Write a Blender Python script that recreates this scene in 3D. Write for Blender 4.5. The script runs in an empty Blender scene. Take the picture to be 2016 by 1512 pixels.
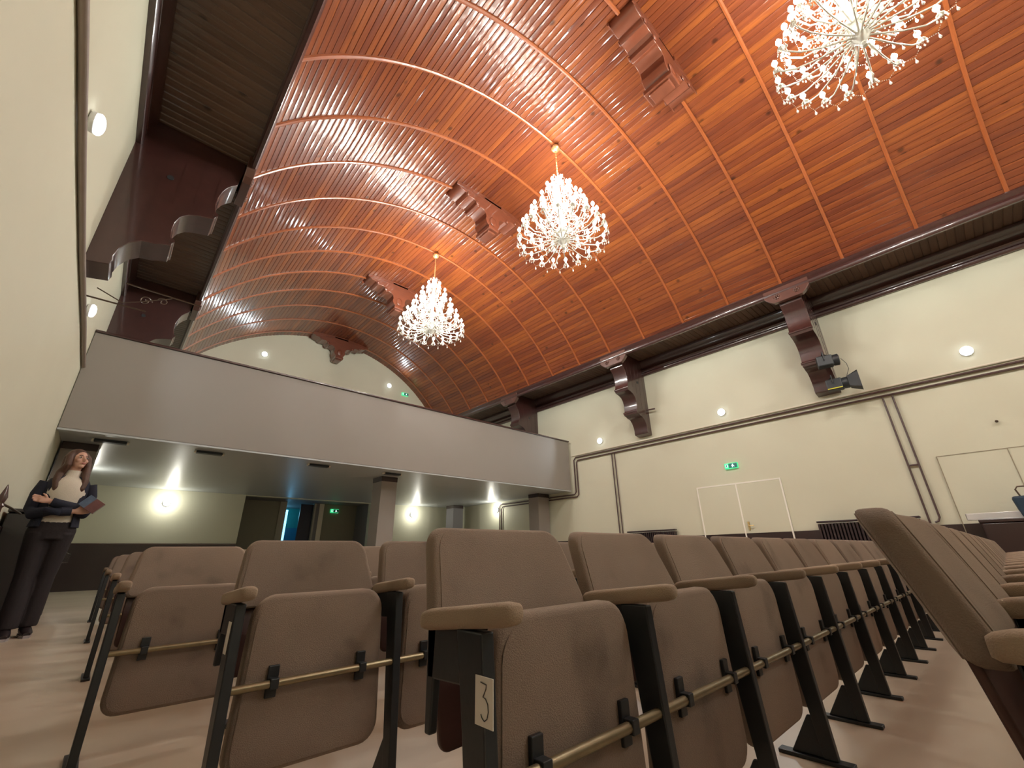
import bpy, math, random
from mathutils import Vector, Matrix
random.seed(7)
PI = math.pi
C = bpy.context.scene.collection
SC = bpy.context.scene

# ------------------------------------------------------------------ camera
EYE = 0.65
yaw, pit, rol = math.radians(42.735), math.radians(21.944), math.radians(-1.044)
Fv = Vector((math.sin(yaw)*math.cos(pit), math.cos(yaw)*math.cos(pit), math.sin(pit)))
Rv = Vector((math.cos(yaw), -math.sin(yaw), 0)); Uv = Rv.cross(Fv)
Av = Rv*math.cos(rol) + Uv*math.sin(rol); Bv = -Rv*math.sin(rol) + Uv*math.cos(rol)
cd = bpy.data.cameras.new('camera'); cam = bpy.data.objects.new('camera', cd); C.objects.link(cam)
cd.sensor_width = 36; cd.lens = 830.5*36/2016; cd.clip_start = 0.01; cd.clip_end = 100
cam.matrix_world = Matrix(((Av.x, Bv.x, -Fv.x, 0), (Av.y, Bv.y, -Fv.y, 0), (Av.z, Bv.z, -Fv.z, EYE), (0, 0, 0, 1)))
SC.camera = cam
# ------------------------------------------------------------------ world, exposure
w = bpy.data.worlds.new('world'); SC.world = w; w.use_nodes = True
w.node_tree.nodes['Background'].inputs[0].default_value = (.05, .055, .06, 1)
w.node_tree.nodes['Background'].inputs[1].default_value = .2
SC.view_settings.view_transform = 'Standard'; SC.view_settings.look = 'None'
SC.view_settings.exposure = 1.0; SC.view_settings.gamma = 1
try: SC.view_settings.use_curve_mapping = False
except Exception: pass
try:
    SC.cycles.use_denoising = True
    SC.cycles.sample_clamp_indirect = 3.0; SC.cycles.sample_clamp_direct = 0
    SC.cycles.caustics_reflective = False; SC.cycles.caustics_refractive = False
    SC.cycles.max_bounces = 6; SC.cycles.diffuse_bounces = 4; SC.cycles.glossy_bounces = 3
    SC.cycles.blur_glossy = 0.5
except Exception: pass
# light powers (W)
P_CHAND = 30.0      # each of the sampled bulbs in a chandelier
P_SCONCE = 22.0     # each small wall lamp
P_UNDER = 8.5      # wall lamps under the balcony
COL_CH = (1.0, .99, .94)
COL_SC = (.80, .92, 1.0)

# ------------------------------------------------------------------ materials
def srgb(r, g, b):
    f = lambda v: (v/255/12.92) if v/255 <= .04045 else ((v/255+.055)/1.055)**2.4
    return (f(r), f(g), f(b), 1)
def mat(name, col, rough=.5, metal=0, coat=0, coat_rough=.1, noise=0, nscale=8, bump=0, bscale=60, spec=.5, emit=None, estr=0, stretch=(1, 1, 1), trans=0, ior=1.5):
    m = bpy.data.materials.new(name); m.use_nodes = True
    nt = m.node_tree; b = nt.nodes['Principled BSDF']
    b.inputs['Base Color'].default_value = (*col[:3], 1)
    b.inputs['Roughness'].default_value = rough; b.inputs['Metallic'].default_value = metal
    b.inputs['Coat Weight'].default_value = coat; b.inputs['Coat Roughness'].default_value = coat_rough
    b.inputs['Specular IOR Level'].default_value = spec; b.inputs['IOR'].default_value = ior
    b.inputs['Transmission Weight'].default_value = trans
    if emit:
        b.inputs['Emission Color'].default_value = (*emit[:3], 1); b.inputs['Emission Strength'].default_value = estr
        m.cycles.emission_sampling = 'NONE'
    tc = nt.nodes.new('ShaderNodeTexCoord'); mp = nt.nodes.new('ShaderNodeMapping')
    mp.inputs['Scale'].default_value = stretch
    nt.links.new(tc.outputs['Object'], mp.inputs[0])
    if noise:
        n = nt.nodes.new('ShaderNodeTexNoise'); n.inputs['Scale'].default_value = nscale; n.inputs['Detail'].default_value = 5
        nt.links.new(mp.outputs[0], n.inputs['Vector'])
        mx = nt.nodes.new('ShaderNodeMix'); mx.data_type = 'RGBA'
        mx.inputs[6].default_value = (*[c*(1-noise) for c in col[:3]], 1)
        mx.inputs[7].default_value = (*[min(1, c*(1+noise)) for c in col[:3]], 1)
        nt.links.new(n.outputs['Fac'], mx.inputs[0]); nt.links.new(mx.outputs[2], b.inputs['Base Color'])
    if bump:
        n2 = nt.nodes.new('ShaderNodeTexNoise'); n2.inputs['Scale'].default_value = bscale; n2.inputs['Detail'].default_value = 4
        nt.links.new(mp.outputs[0], n2.inputs['Vector'])
        bp = nt.nodes.new('ShaderNodeBump'); bp.inputs['Strength'].default_value = bump; bp.inputs['Distance'].default_value = .01
        nt.links.new(n2.outputs['Fac'], bp.inputs['Height']); nt.links.new(bp.outputs[0], b.inputs['Normal'])
    return m

def board_mat(name, stops, rough, coat, coat_rough):
    """varnished boards: UV.x = board number, UV.y = metres along the board"""
    m = bpy.data.materials.new(name); m.use_nodes = True
    nt = m.node_tree; N = nt.nodes; L = nt.links; b = N['Principled BSDF']
    uv = N.new('ShaderNodeUVMap'); uv.uv_map = 'boards'
    sp = N.new('ShaderNodeSeparateXYZ'); L.new(uv.outputs[0], sp.inputs[0])
    fl = N.new('ShaderNodeMath'); fl.operation = 'FLOOR'; L.new(sp.outputs[0], fl.inputs[0])
    ad = N.new('ShaderNodeMath'); ad.operation = 'MULTIPLY_ADD'; L.new(sp.outputs[1], ad.inputs[0]); ad.inputs[1].default_value = 1/2.23; ad.inputs[2].default_value = 50.24
    fy = N.new('ShaderNodeMath'); fy.operation = 'FLOOR'; L.new(ad.outputs[0], fy.inputs[0])
    cb = N.new('ShaderNodeCombineXYZ'); L.new(fl.outputs[0], cb.inputs[0]); L.new(fy.outputs[0], cb.inputs[1])
    wn = N.new('ShaderNodeTexWhiteNoise'); wn.noise_dimensions = '3D'; L.new(cb.outputs[0], wn.inputs['Vector'])
    # grain
    mp = N.new('ShaderNodeMapping'); mp.inputs['Scale'].default_value = (3.0, .9, 1)
    L.new(uv.outputs[0], mp.inputs[0])
    off = N.new('ShaderNodeVectorMath'); off.operation = 'ADD'; L.new(mp.outputs[0], off.inputs[0])
    sc3 = N.new('ShaderNodeVectorMath'); sc3.operation = 'SCALE'; sc3.inputs[3].default_value = 17; L.new(wn.outputs['Color'], sc3.inputs[0])
    L.new(sc3.outputs[0], off.inputs[1])
    nz = N.new('ShaderNodeTexNoise'); nz.inputs['Scale'].default_value = 1.6; nz.inputs['Detail'].default_value = 6; nz.inputs['Distortion'].default_value = .6
    L.new(off.outputs[0], nz.inputs['Vector'])
    mixv = N.new('ShaderNodeMath'); mixv.operation = 'MULTIPLY_ADD'; L.new(wn.outputs['Value'], mixv.inputs[0]); mixv.inputs[1].default_value = .38
    sub = N.new('ShaderNodeMath'); sub.operation = 'MULTIPLY'; L.new(nz.outputs['Fac'], sub.inputs[0]); sub.inputs[1].default_value = .72
    L.new(sub.outputs[0], mixv.inputs[2])
    rp = N.new('ShaderNodeValToRGB'); L.new(mixv.outputs[0], rp.inputs[0])
    el = rp.color_ramp.elements
    while len(el) > 1: el.remove(el[-1])
    el[0].position = stops[0][0]; el[0].color = (*stops[0][1], 1)
    for p, c in stops[1:]:
        e = el.new(p); e.color = (*c, 1)
    # knots
    vo = N.new('ShaderNodeTexVoronoi'); vo.inputs['Scale'].default_value = 1.0
    mk = N.new('ShaderNodeMapping'); mk.inputs['Scale'].default_value = (.45, 2.2, 1); L.new(uv.outputs[0], mk.inputs[0]); L.new(mk.outputs[0], vo.inputs['Vector'])
    kn = N.new('ShaderNodeMapRange'); kn.inputs[1].default_value = .06; kn.inputs[2].default_value = .14; kn.inputs[3].default_value = .35; kn.inputs[4].default_value = 1
    L.new(vo.outputs['Distance'], kn.inputs[0])
    mu = N.new('ShaderNodeVectorMath'); mu.operation = 'SCALE'; L.new(rp.outputs[0], mu.inputs[0]); L.new(kn.outputs[0], mu.inputs[3])
    L.new(mu.outputs[0], b.inputs['Base Color'])
    b.inputs['Roughness'].default_value = rough; b.inputs['Specular IOR Level'].default_value = .15
    b.inputs['Coat Weight'].default_value = coat; b.inputs['Coat Roughness'].default_value = coat_rough
    bp = N.new('ShaderNodeBump'); bp.inputs['Strength'].default_value = .10; bp.inputs['Distance'].default_value = .003
    L.new(nz.outputs['Fac'], bp.inputs['Height']); L.new(bp.outputs[0], b.inputs['Normal'])
    return m

M = {}
M['vault'] = board_mat('varnished_pine_boards', [(.12, (.070, .018, .012)), (.38, (.135, .032, .013)), (.6, (.185, .046, .014)), (.85, (.27, .076, .016))], .34, 1.0, .09)
M['soffit'] = board_mat('dark_stained_boards', [(.1, (.075, .045, .032)), (.8, (.13, .080, .055))], .4, .7, .2)
M['plate'] = mat('brown_carved_wood', (.085, .032, .022), .35, coat=1, coat_rough=.1, noise=.3, nscale=5)
M['rib'] = mat('varnished_pine_strip', (.29, .076, .020), .3, coat=.8, noise=.25, nscale=6)
M['dark'] = mat('dark_varnished_wood', (.045, .014, .012), .35, coat=1, coat_rough=.08, noise=.35, nscale=5, stretch=(1, 6, 1))
M['boss'] = mat('reddish_varnished_wood', (.15, .042, .020), .32, coat=1, coat_rough=.07, noise=.3, nscale=5, stretch=(1, 1, 6))
M['wall'] = mat('cream_wall_paint', (.63, .625, .49), .62, noise=.035, nscale=1.3, bump=.06, bscale=30, spec=.3)
M['dado'] = mat('dark_dado_paint', (.030, .014, .013), .35, coat=.3, noise=.2, nscale=3)
M['parapet'] = mat('taupe_parapet_paint', (.29, .265, .24), .6, noise=.03, nscale=1.1, spec=.3)
M['soffit_paint'] = mat('glossy_grey_ceiling_paint', (.42, .45, .46), .42, coat=.6, coat_rough=.36, noise=.04, nscale=2, bump=.12, bscale=4)
M['grey'] = mat('grey_wall_paint', (.19, .18, .19), .5, noise=.05, nscale=2)
M['column'] = mat('taupe_column_paint', (.27, .235, .21), .55, noise=.05, nscale=2)
M['white'] = mat('off_white_paint', (.75, .70, .58), .5, noise=.03)
M['pipe'] = mat('painted_dark_pipe', (.085, .050, .048), .4, noise=.2)
M['steel'] = mat('black_painted_steel', (.014, .017, .020), .42, noise=.3, nscale=20, bump=.05)
M['rod'] = mat('worn_brass_rod', (.26, .21, .12), .36, metal=.6, noise=.3, nscale=30)
M['brass'] = mat('polished_brass', (.85, .66, .32), .32, metal=.8, noise=.05)
M['crystal'] = mat('cut_crystal', (.93, .90, .80), .08, coat=1, coat_rough=.03, noise=.12, nscale=60, spec=1, trans=.35)
M['bulb'] = mat('lit_candle_bulb', (1, 1, 1), .5, emit=(1, .95, .84), estr=16, noise=.01)
M['sleeve'] = mat('ivory_candle_sleeve', (.85, .80, .66), .4, noise=.04)
M['lamp'] = mat('lit_lamp_lens', (1, 1, 1), .5, emit=(.86, .92, 1.0), estr=3.2, noise=.01)
M['lamp_body'] = mat('white_lamp_casing', (.7, .7, .68), .4, noise=.03)
M['green'] = mat('lit_green_sign_panel', (.05, .5, .22), .5, emit=(.05, .75, .30), estr=.5, noise=.02)
M['greenoff'] = mat('teal_sign_panel', (.05, .22, .22), .4, noise=.05)
M['signwhite'] = mat('white_sign_pictogram', (.8, .85, .85), .5, emit=(.6, .9, .8), estr=.8, noise=.02)
M['paper'] = mat('white_paper', (.70, .66, .60), .7, noise=.06)
M['ink'] = mat('pencil_ink', (.03, .03, .03), .6, noise=.1)
M['iron'] = mat('wrought_iron', (.10, .07, .05), .4, metal=.6, noise=.2)
M['radiator'] = mat('dark_radiator_enamel', (.035, .020, .022), .4, noise=.2)
M['black'] = mat('matt_black_casing', (.02, .025, .03), .45, noise=.2)
M['yellow'] = mat('yellow_tape', (.75, .7, .05), .5, noise=.05)
M['bluebag'] = mat('dark_blue_nylon', (.012, .035, .065), .6, noise=.25, nscale=20, bump=.1)
M['plastic'] = mat('clear_grey_plastic', (.62, .62, .60), .2, coat=.5, noise=.08)
M['teal'] = mat('teal_room_wall', (.03, .26, .25), .5, noise=.1)
M['bluewall'] = mat('blue_room_wall', (.03, .16, .26), .5, noise=.1)
M['navyd'] = mat('dark_navy_door', (.006, .010, .030), .4, noise=.2)
M['daylight'] = mat('daylight_window_glow', (.3, .7, 1), .5, emit=(.20, .62, 1.0), estr=1.6, noise=.01)
def fabric(name, col):
    m = mat(name, col, .85, bump=.35, bscale=420, spec=.2)
    nt = m.node_tree; b = nt.nodes['Principled BSDF']
    b.inputs['Sheen Weight'].default_value = .35; b.inputs['Sheen Roughness'].default_value = .4
    b.inputs['Sheen Tint'].default_value = (.8, .65, .5, 1)
    tc = nt.nodes.new('ShaderNodeTexCoord')
    n1 = nt.nodes.new('ShaderNodeTexNoise'); n1.inputs['Scale'].default_value = 4.5; n1.inputs['Detail'].default_value = 3
    oi = nt.nodes.new('ShaderNodeObjectInfo')
    av = nt.nodes.new('ShaderNodeVectorMath'); av.operation = 'ADD'
    sv = nt.nodes.new('ShaderNodeMath'); sv.operation = 'MULTIPLY'; sv.inputs[1].default_value = 40
    nt.links.new(oi.outputs['Random'], sv.inputs[0]); nt.links.new(tc.outputs['Object'], av.inputs[0]); nt.links.new(sv.outputs[0], av.inputs[1])
    nt.links.new(av.outputs[0], n1.inputs['Vector'])
    rp = nt.nodes.new('ShaderNodeValToRGB'); e = rp.color_ramp.elements
    e[0].position = .26; e[0].color = (*[c*.55 for c in col], 1); e[1].position = .40; e[1].color = (*[c*.95 for c in col], 1)
    x = e.new(.75); x.color = (*[c*1.12 for c in col], 1)
    nt.links.new(n1.outputs['Fac'], rp.inputs[0])
    hv = nt.nodes.new('ShaderNodeHueSaturation')
    mr = nt.nodes.new('ShaderNodeMapRange'); mr.inputs[3].default_value = .82; mr.inputs[4].default_value = 1.15
    nt.links.new(oi.outputs['Random'], mr.inputs[0]); nt.links.new(mr.outputs[0], hv.inputs['Value'])
    nt.links.new(rp.outputs[0], hv.inputs['Color']); nt.links.new(hv.outputs[0], b.inputs['Base Color'])
    return m
M['fabric'] = fabric('worn_brown_velour', (.225, .172, .135))
M['fabric2'] = fabric('worn_tan_velour', (.30, .228, .165))
M['shell'] = mat('reddish_plywood_shell', (.060, .025, .018), .45, coat=.2, noise=.3, nscale=4, stretch=(1, 1, 8))
def floor_mat():
    m = mat('beige_vinyl_floor', (.50, .385, .285), .34, coat=.25, coat_rough=.3, spec=.4)
    nt = m.node_tree; N = nt.nodes; L = nt.links; b = N['Principled BSDF']
    tc = N.new('ShaderNodeTexCoord'); mp = N.new('ShaderNodeMapping'); mp.inputs['Scale'].default_value = (.35, 1.2, 1)
    L.new(tc.outputs['Object'], mp.inputs[0])
    n = N.new('ShaderNodeTexNoise'); n.inputs['Scale'].default_value = 1.6; n.inputs['Detail'].default_value = 6; n.inputs['Distortion'].default_value = .5
    L.new(mp.outputs[0], n.inputs['Vector'])
    r = N.new('ShaderNodeValToRGB'); L.new(n.outputs['Fac'], r.inputs[0])
    e = r.color_ramp.elements; e[0].position = .3; e[0].color = (.53, .44, .32, 1); e[1].position = .7; e[1].color = (.66, .56, .43, 1)
    L.new(r.outputs[0], b.inputs['Base Color'])
    return m
M['floor'] = floor_mat()

# ------------------------------------------------------------------ mesh helpers
class MB:
    def __init__(s): s.v = []; s.f = []; s.uv = None; s.smooth = False
    def add(s, vs, fs):
        o = len(s.v); s.v += [tuple(p) for p in vs]; s.f += [tuple(i+o for i in f) for f in fs]; return s
    def box(s, x0, x1, y0, y1, z0, z1):
        vs = [(x, y, z) for x in (x0, x1) for y in (y0, y1) for z in (z0, z1)]
        return s.add(vs, [(0, 1, 3, 2), (4, 6, 7, 5), (0, 4, 5, 1), (2, 3, 7, 6), (0, 2, 6, 4), (1, 5, 7, 3)])
    def rbox(s, c, size, rot=None, taper=1.0):
        hx, hy, hz = [q/2 for q in size]
        vs = []
        for x in (-hx, hx):
            for y in (-hy, hy):
                for z in (-hz, hz):
                    t = taper if z > 0 else 1
                    p = Vector((x*t, y*t, z))
                    if rot: p = rot @ p
                    vs.append(tuple(p+Vector(c)))
        return s.add(vs, [(0, 1, 3, 2), (4, 6, 7, 5), (0, 4, 5, 1), (2, 3, 7, 6), (0, 2, 6, 4), (1, 5, 7, 3)])
    def prism(s, poly, axis, a, b):
        """poly: 2-D outline; axis 'x','y','z' = extrusion axis from a to b"""
        n = len(poly)
        def P(u, v, t):
            return {'x': (t, u, v), 'y': (u, t, v), 'z': (u, v, t)}[axis]
        vs = [P(u, v, a) for u, v in poly]+[P(u, v, b) for u, v in poly]
        fs = [tuple(range(n)), tuple(range(2*n-1, n-1, -1))]+[(i, i+n, (i+1) % n+n, (i+1) % n) for i in range(n)]
        return s.add(vs, fs)
    def tube(s, pts, r, n=8, cap=True):
        pts = [Vector(p) for p in pts]; rs = r if isinstance(r, (list, tuple)) else [r]*len(pts)
        up = None; rings = []
        for i, p in enumerate(pts):
            t = (pts[min(i+1, len(pts)-1)]-pts[max(i-1, 0)]).normalized()
            if up is None: up = Vector((0, 0, 1)) if abs(t.z) < .9 else Vector((1, 0, 0))
            a = t.cross(up).normalized(); bb = a.cross(t).normalized(); up = bb
            rings.append([p+(a*math.cos(2*PI*k/n)+bb*math.sin(2*PI*k/n))*rs[i] for k in range(n)])
        vs = [q for rr in rings for q in rr]; fs = []
        for i in range(len(pts)-1):
            for k in range(n):
                fs.append((i*n+k, i*n+(k+1) % n, (i+1)*n+(k+1) % n, (i+1)*n+k))
        if cap: fs += [tuple(range(n-1, -1, -1)), tuple(range((len(pts)-1)*n, len(pts)*n))]
        return s.add(vs, fs)
    def lathe(s, prof, c=(0, 0, 0), n=12):
        """prof: (r, z) pairs"""
        vs = []; fs = []
        for r, z in prof:
            for k in range(n):
                a = 2*PI*k/n; vs.append((c[0]+r*math.cos(a), c[1]+r*math.sin(a), c[2]+z))
        m = len(prof)
        for i in range(m-1):
            for k in range(n): fs.append((i*n+k, i*n+(k+1) % n, (i+1)*n+(k+1) % n, (i+1)*n+k))
        fs += [tuple(range(n-1, -1, -1)), tuple(range((m-1)*n, m*n))]
        return s.add(vs, fs)
    def ell(s, c, r, rot=None, n=14, m=9):
        vs = []; fs = []
        for j in range(m+1):
            th = PI*j/m
            for k in range(n):
                a = 2*PI*k/n
                p = Vector((r[0]*math.sin(th)*math.cos(a), r[1]*math.sin(th)*math.sin(a), r[2]*math.cos(th)))
                if rot: p = rot @ p
                vs.append(tuple(p+Vector(c)))
        for j in range(m):
            for k in range(n): fs.append((j*n+k, j*n+(k+1) % n, (j+1)*n+(k+1) % n, (j+1)*n+k))
        return s.add(vs, fs)
    def loft(s, secs, n=16):
        """secs: (centre, rx, ry) ellipses in planes facing along the path"""
        pts = [Vector(q[0]) for q in secs]; vs = []; fs = []
        for i, (c, rx, ry) in enumerate(secs):
            t = (pts[min(i+1, len(pts)-1)]-pts[max(i-1, 0)]).normalized()
            a = Vector((1, 0, 0)); a = (a-t*a.dot(t))
            if a.length < .2: a = Vector((0, 0, 1))-t*t.z
            a.normalize(); bb = t.cross(a)
            for k in range(n):
                q = 2*PI*k/n; vs.append(tuple(pts[i]+a*math.cos(q)*rx+bb*math.sin(q)*ry))
        for i in range(len(secs)-1):
            for k in range(n): fs.append((i*n+k, i*n+(k+1) % n, (i+1)*n+(k+1) % n, (i+1)*n+k))
        fs += [tuple(range(n-1, -1, -1)), tuple(range((len(secs)-1)*n, len(secs)*n))]
        return s.add(vs, fs)
    def cushion(s, x0, x1, z0, z1, t, rc=(.05, .05), puff=.006, bend=None, taper=0, e=.014):
        """rounded slab in the XZ plane, thickness t around y=0; rc = corner radius (bottom, top)"""
        W = (x1-x0)/2; H = (z1-z0)/2; cx = (x0+x1)/2; cz = (z0+z1)/2
        out = []
        for sx, sz, a0, r in ((1, 1, 0, rc[1]), (-1, 1, PI/2, rc[1]), (-1, -1, PI, rc[0]), (1, -1, 1.5*PI, rc[0])):
            for k in range(7):
                a = a0+PI/2*k/6; out.append((sx*(W-r)+r*math.cos(a), sz*(H-r)+r*math.sin(a)))
            # points along the straight side
            nx = {(1, 1): (-1, 1), (-1, 1): (-1, -1), (-1, -1): (1, -1), (1, -1): (1, 1)}[(sx, sz)]
            rn = rc[1] if nx[1] > 0 else rc[0]
            p = out[-1]; aq = a0+PI/2; q = (nx[0]*(W-rn)+rn*math.cos(aq), nx[1]*(H-rn)+rn*math.sin(aq))
            for k in range(1, 5): out.append((p[0]+(q[0]-p[0])*k/5, p[1]+(q[1]-p[1])*k/5))
        n = len(out); loops = []
        prof = [(.80, t/2+puff), (.45, t/2+puff), (.18, t/2+puff*.8), (.06, t/2+puff*.3)]
        for ins, y in prof: loops.append((1-ins, 0, -y))
        for a in (90, 60, 30, 0): loops.append((1, e*(1-math.cos(math.radians(a))), -(t/2-e+e*math.sin(math.radians(a)))))
        loops = [(.04, 0, -(t/2+puff))]+loops
        back = [(q[0], q[1], -q[2]) for q in reversed(loops)]
        loops += back
        vs = []
        for sc, ins, y in loops:
            for (px, pz) in out:
                f = 1-ins/max(W, H); X = px*sc*f; Z = pz*sc*f
                X *= 1-taper*(Z+H)/(2*H)
                yy = y+(bend(X/W, (Z+H)/(2*H)) if bend else 0)
                vs.append((cx+X, yy, cz+Z))
        fs = []
        m = len(loops)
        for i in range(m-1):
            for k in range(n): fs.append((i*n+k, (i+1)*n+k, (i+1)*n+(k+1) % n, i*n+(k+1) % n))
        fs += [tuple(range(n)), tuple(range(m*n-1, (m-1)*n-1, -1))]
        s.smooth = True
        return s.add(vs, fs)
    def build(s, name, m, parent=None, smooth=None, loc=None, bevel=0, autosm=None, rot=None):
        me = bpy.data.meshes.new(name); me.from_pydata(s.v, [], s.f); me.update()
        import bmesh
        bm = bmesh.new(); bm.from_mesh(me); bmesh.ops.recalc_face_normals(bm, faces=bm.faces); bm.to_mesh(me); bm.free()
        me.materials.append(m)
        o = bpy.data.objects.new(name, me); C.objects.link(o)
        if (s.smooth if smooth is None else smooth):
            me.polygons.foreach_set('use_smooth', [True]*len(me.polygons))
            me.set_sharp_from_angle(angle=math.radians(autosm or 40))
        if bevel:
            b = o.modifiers.new('bevel', 'BEVEL'); b.width = bevel; b.segments = 2; b.limit_method = 'ANGLE'; b.angle_limit = math.radians(40)
        if parent: o.parent = parent
        if loc: o.location = loc
        if rot is not None: o.rotation_euler = rot
        return o

def tag(o, label, cat, group=None, kind=None):
    if label: o['label'] = label
    if cat: o['category'] = cat
    if group: o['group'] = group
    if kind: o['kind'] = kind
    return o
def empty(name, loc, label, cat, group=None, rz=0):
    o = bpy.data.objects.new(name, None); C.objects.link(o); o.location = loc; o.rotation_euler = (0, 0, rz)
    o.empty_display_size = .05
    return tag(o, label, cat, group)
def struct(o): o['kind'] = 'structure'; return o
def copy_tree(o, parent=None, loc=None):
    c = o.copy(); C.objects.link(c); c.parent = parent
    if loc is not None: c.location = loc
    for ch in o.children: copy_tree(ch, c)
    return c
def light(name, loc, power, col, r, parent=None):
    l = bpy.data.lights.new(name, 'POINT'); l.energy = power; l.color = col; l.shadow_soft_size = r
    o = bpy.data.objects.new(name, l); C.objects.link(o); o.location = loc
    if parent: o.parent = parent
    return o

# ------------------------------------------------------------------ the room
XL, XR = -.886, 10.8
YB, YG = -7.0, 15.45
ZS = 5.51            # top of the cream wall
CX, RV, CZ = 4.957, 5.58, 2.88
VX0, VX1 = .311, 9.603
CEIL = 2.49          # soffit of the balcony
H0 = math.asin((CX-VX0)/RV)
struct(MB().box(XL-.3, XR+.3, YB-.3, 19.5, -.1, 0).build('floor', M['floor']))
trim_n = [0]
def trim(mb, m, smooth=None, bevel=0):
    trim_n[0] += 1
    return struct(mb.build('trim_%d' % trim_n[0], m, smooth=smooth, bevel=bevel))
# side walls (cream) with a dark dado
DADO = .995
struct(MB().box(XL-.2, XL, YB, YG+.2, 0, 9).build('wall_left', M['wall']))
struct(MB().box(XR, XR+.2, YB, YG+.2, 0, 9).build('wall_right', M['wall']))
struct(MB().box(XL-.2, XR+.2, YB-.2, YB, 0, 9).build('wall_stage', M['wall']))
# end wall, gable above and three pieces below round the lobby recess
RX0, RX1 = 2.97, 7.05
bw = MB().box(XL, RX0, YG, YG+.2, 0, 9).box(RX1, XR, YG, YG+.2, 0, 9).box(RX0, RX1, YG, YG+.2, CEIL-.02, 9)
struct(bw.build('wall_back', M['wall']))
# dado panels
def dado(mb): return trim(mb, M['dado'])
dado(MB().box(XL, XL+.02, YB, YG, 0, DADO))
dado(MB().box(XR-.02, XR, YB, 2.99, 0, DADO).box(XR-.02, XR, 4.84, YG, 0, DADO))
dado(MB().box(XL+.02, RX0, YG-.02, YG, 0, DADO+.05).box(RX1, XR-.02, YG-.02, YG, 0, DADO+.05))
# thin rails on top of the dado
trim(MB().box(XL, XL+.035, YB, YG, DADO, DADO+.03).box(XL, RX0, YG-.035, YG, DADO+.05, DADO+.08).box(RX1, XR, YG-.035, YG, DADO+.05, DADO+.08), M['dark'])

# boarded surfaces
def boards(name, rows, m):
    """rows: list of (list of 3-D points across one board at start, same at end, index, y0, y1)"""
    vs = []; fs = []; uvs = []
    for a, b, idx, y0, y1 in rows:
        o = len(vs); n = len(a); vs += a+b
        for i in range(n-1):
            fs.append((o+i, o+i+1, o+n+i+1, o+n+i))
            u0 = idx+.02+.96*i/(n-1); u1 = idx+.02+.96*(i+1)/(n-1)
            uvs += [(u0, y0), (u1, y0), (u1, y1), (u0, y1)]
    me = bpy.data.meshes.new(name); me.from_pydata(vs, [], fs); me.update()
    ul = me.uv_layers.new(name='boards')
    for i, q in enumerate(uvs): ul.data[i].uv = q
    me.materials.append(m)
    o = bpy.data.objects.new(name, me); C.objects.link(o)
    return o
NB = 96; BAY = 1.115
ribY = [3.92+BAY*k for k in range(-9, 11)]
edges = [YB]+[y for y in ribY if YB < y < YG]+[YG]
rows = []
rnd = random.Random(3)
for i in range(NB):
    a0 = -H0+2*H0*i/NB; a1 = -H0+2*H0*(i+1)/NB; g = (a1-a0)*.07
    for j in range(len(edges)-1):
        if j % 2 == 0 or j == 0: tilt = rnd.uniform(-.0012, .0012); sag = rnd.uniform(0.0006, .0022)
        prof = [(a0, RV+.011), (a0+g*.8, RV+.0022+tilt), (a0+g*1.7, RV+.0005+tilt), (a0+(a1-a0)*.3, RV+tilt*.4-sag*.8), (a0+(a1-a0)*.5, RV-sag), (a0+(a1-a0)*.7, RV-tilt*.4-sag*.8), (a1-g*1.7, RV+.0005-tilt), (a1-g*.8, RV+.0022-tilt), (a1, RV+.011)]
        A = [(CX+r*math.sin(a), edges[j], CZ+r*math.cos(a)) for a, r in prof]
        B = [(CX+r*math.sin(a), edges[j+1], CZ+r*math.cos(a)) for a, r in prof]
        rows.append((A, B, i, edges[j], edges[j+1]))
vault = struct(boards('ceiling', rows, M['vault']))
# thin backing so no light leaks past the boards
n = 48
vs = []; fs = []
for k in range(n+1):
    a = -H0+2*H0*k/n
    for y in (YB, YG+.1): vs.append((CX+(RV+.05)*math.sin(a), y, CZ+(RV+.05)*math.cos(a)))
for k in range(n): fs.append((2*k, 2*k+1, 2*k+3, 2*k+2))
struct(MB().add(vs, fs).build('ceiling_backing', M['dark']))
# ribs: thin battens that follow the vault
for y in ribY:
    if not YB < y < YG-.05: continue
    vs = []; fs = []; n = 60
    for k in range(n+1):
        a = -H0+2*H0*k/n
        for r, dy in ((RV+.01, -.032), (RV-.022, -.026), (RV-.028, 0), (RV-.022, .026), (RV+.01, .032)):
            vs.append((CX+r*math.sin(a), y+dy, CZ+r*math.cos(a)))
    for k in range(n):
        for q in range(4): fs.append((5*k+q, 5*k+q+1, 5*k+5+q+1, 5*k+5+q))
    trim(MB().add(vs, fs), M['rib'], smooth=False)
# side soffits (boards run across) and the dark panel above the cream wall
for side, (xa, xb) in enumerate(((XL, VX0), (VX1, XR))):
    rows = []
    n = int((YG-YB)/.12); zi, zo = (5.985, 5.985)
    for i in range(n):
        y0 = YB+(YG-YB)*i/n; y1 = YB+(YG-YB)*(i+1)/n
        P = [(y0, .010), (y0+.012, 0), ((y0+y1)/2, -.003), (y1-.012, 0), (y1, .010)]
        rows.append(([(xa, y, zi+d) for y, d in P], [(xb, y, zo+d) for y, d in P], i, xa, xb))
    struct(boards('ceiling_side', rows, M['soffit']))
def along_y(prof, m, y0=YB, y1=YG, bevel=0, smooth=True):
    return trim(MB().prism(prof, 'y', y0, y1), m, smooth=smooth)
def mould(x0, s, zs):
    """rounded moulding outline: list of (offset from x0, z), s = sign towards the room"""
    return [(x0+s*d, z) for d, z in zs]
FAS = [(0, 6.02), (0, 5.80), (.02, 5.77), (.06, 5.77), (.085, 5.80), (.085, 5.84), (.055, 5.87), (.05, 5.90), (.08, 5.93), (.10, 5.97), (.08, 6.00), (.0, 6.02)]
along_y(mould(VX1+.03, -1, FAS), M['dark'])
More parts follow.
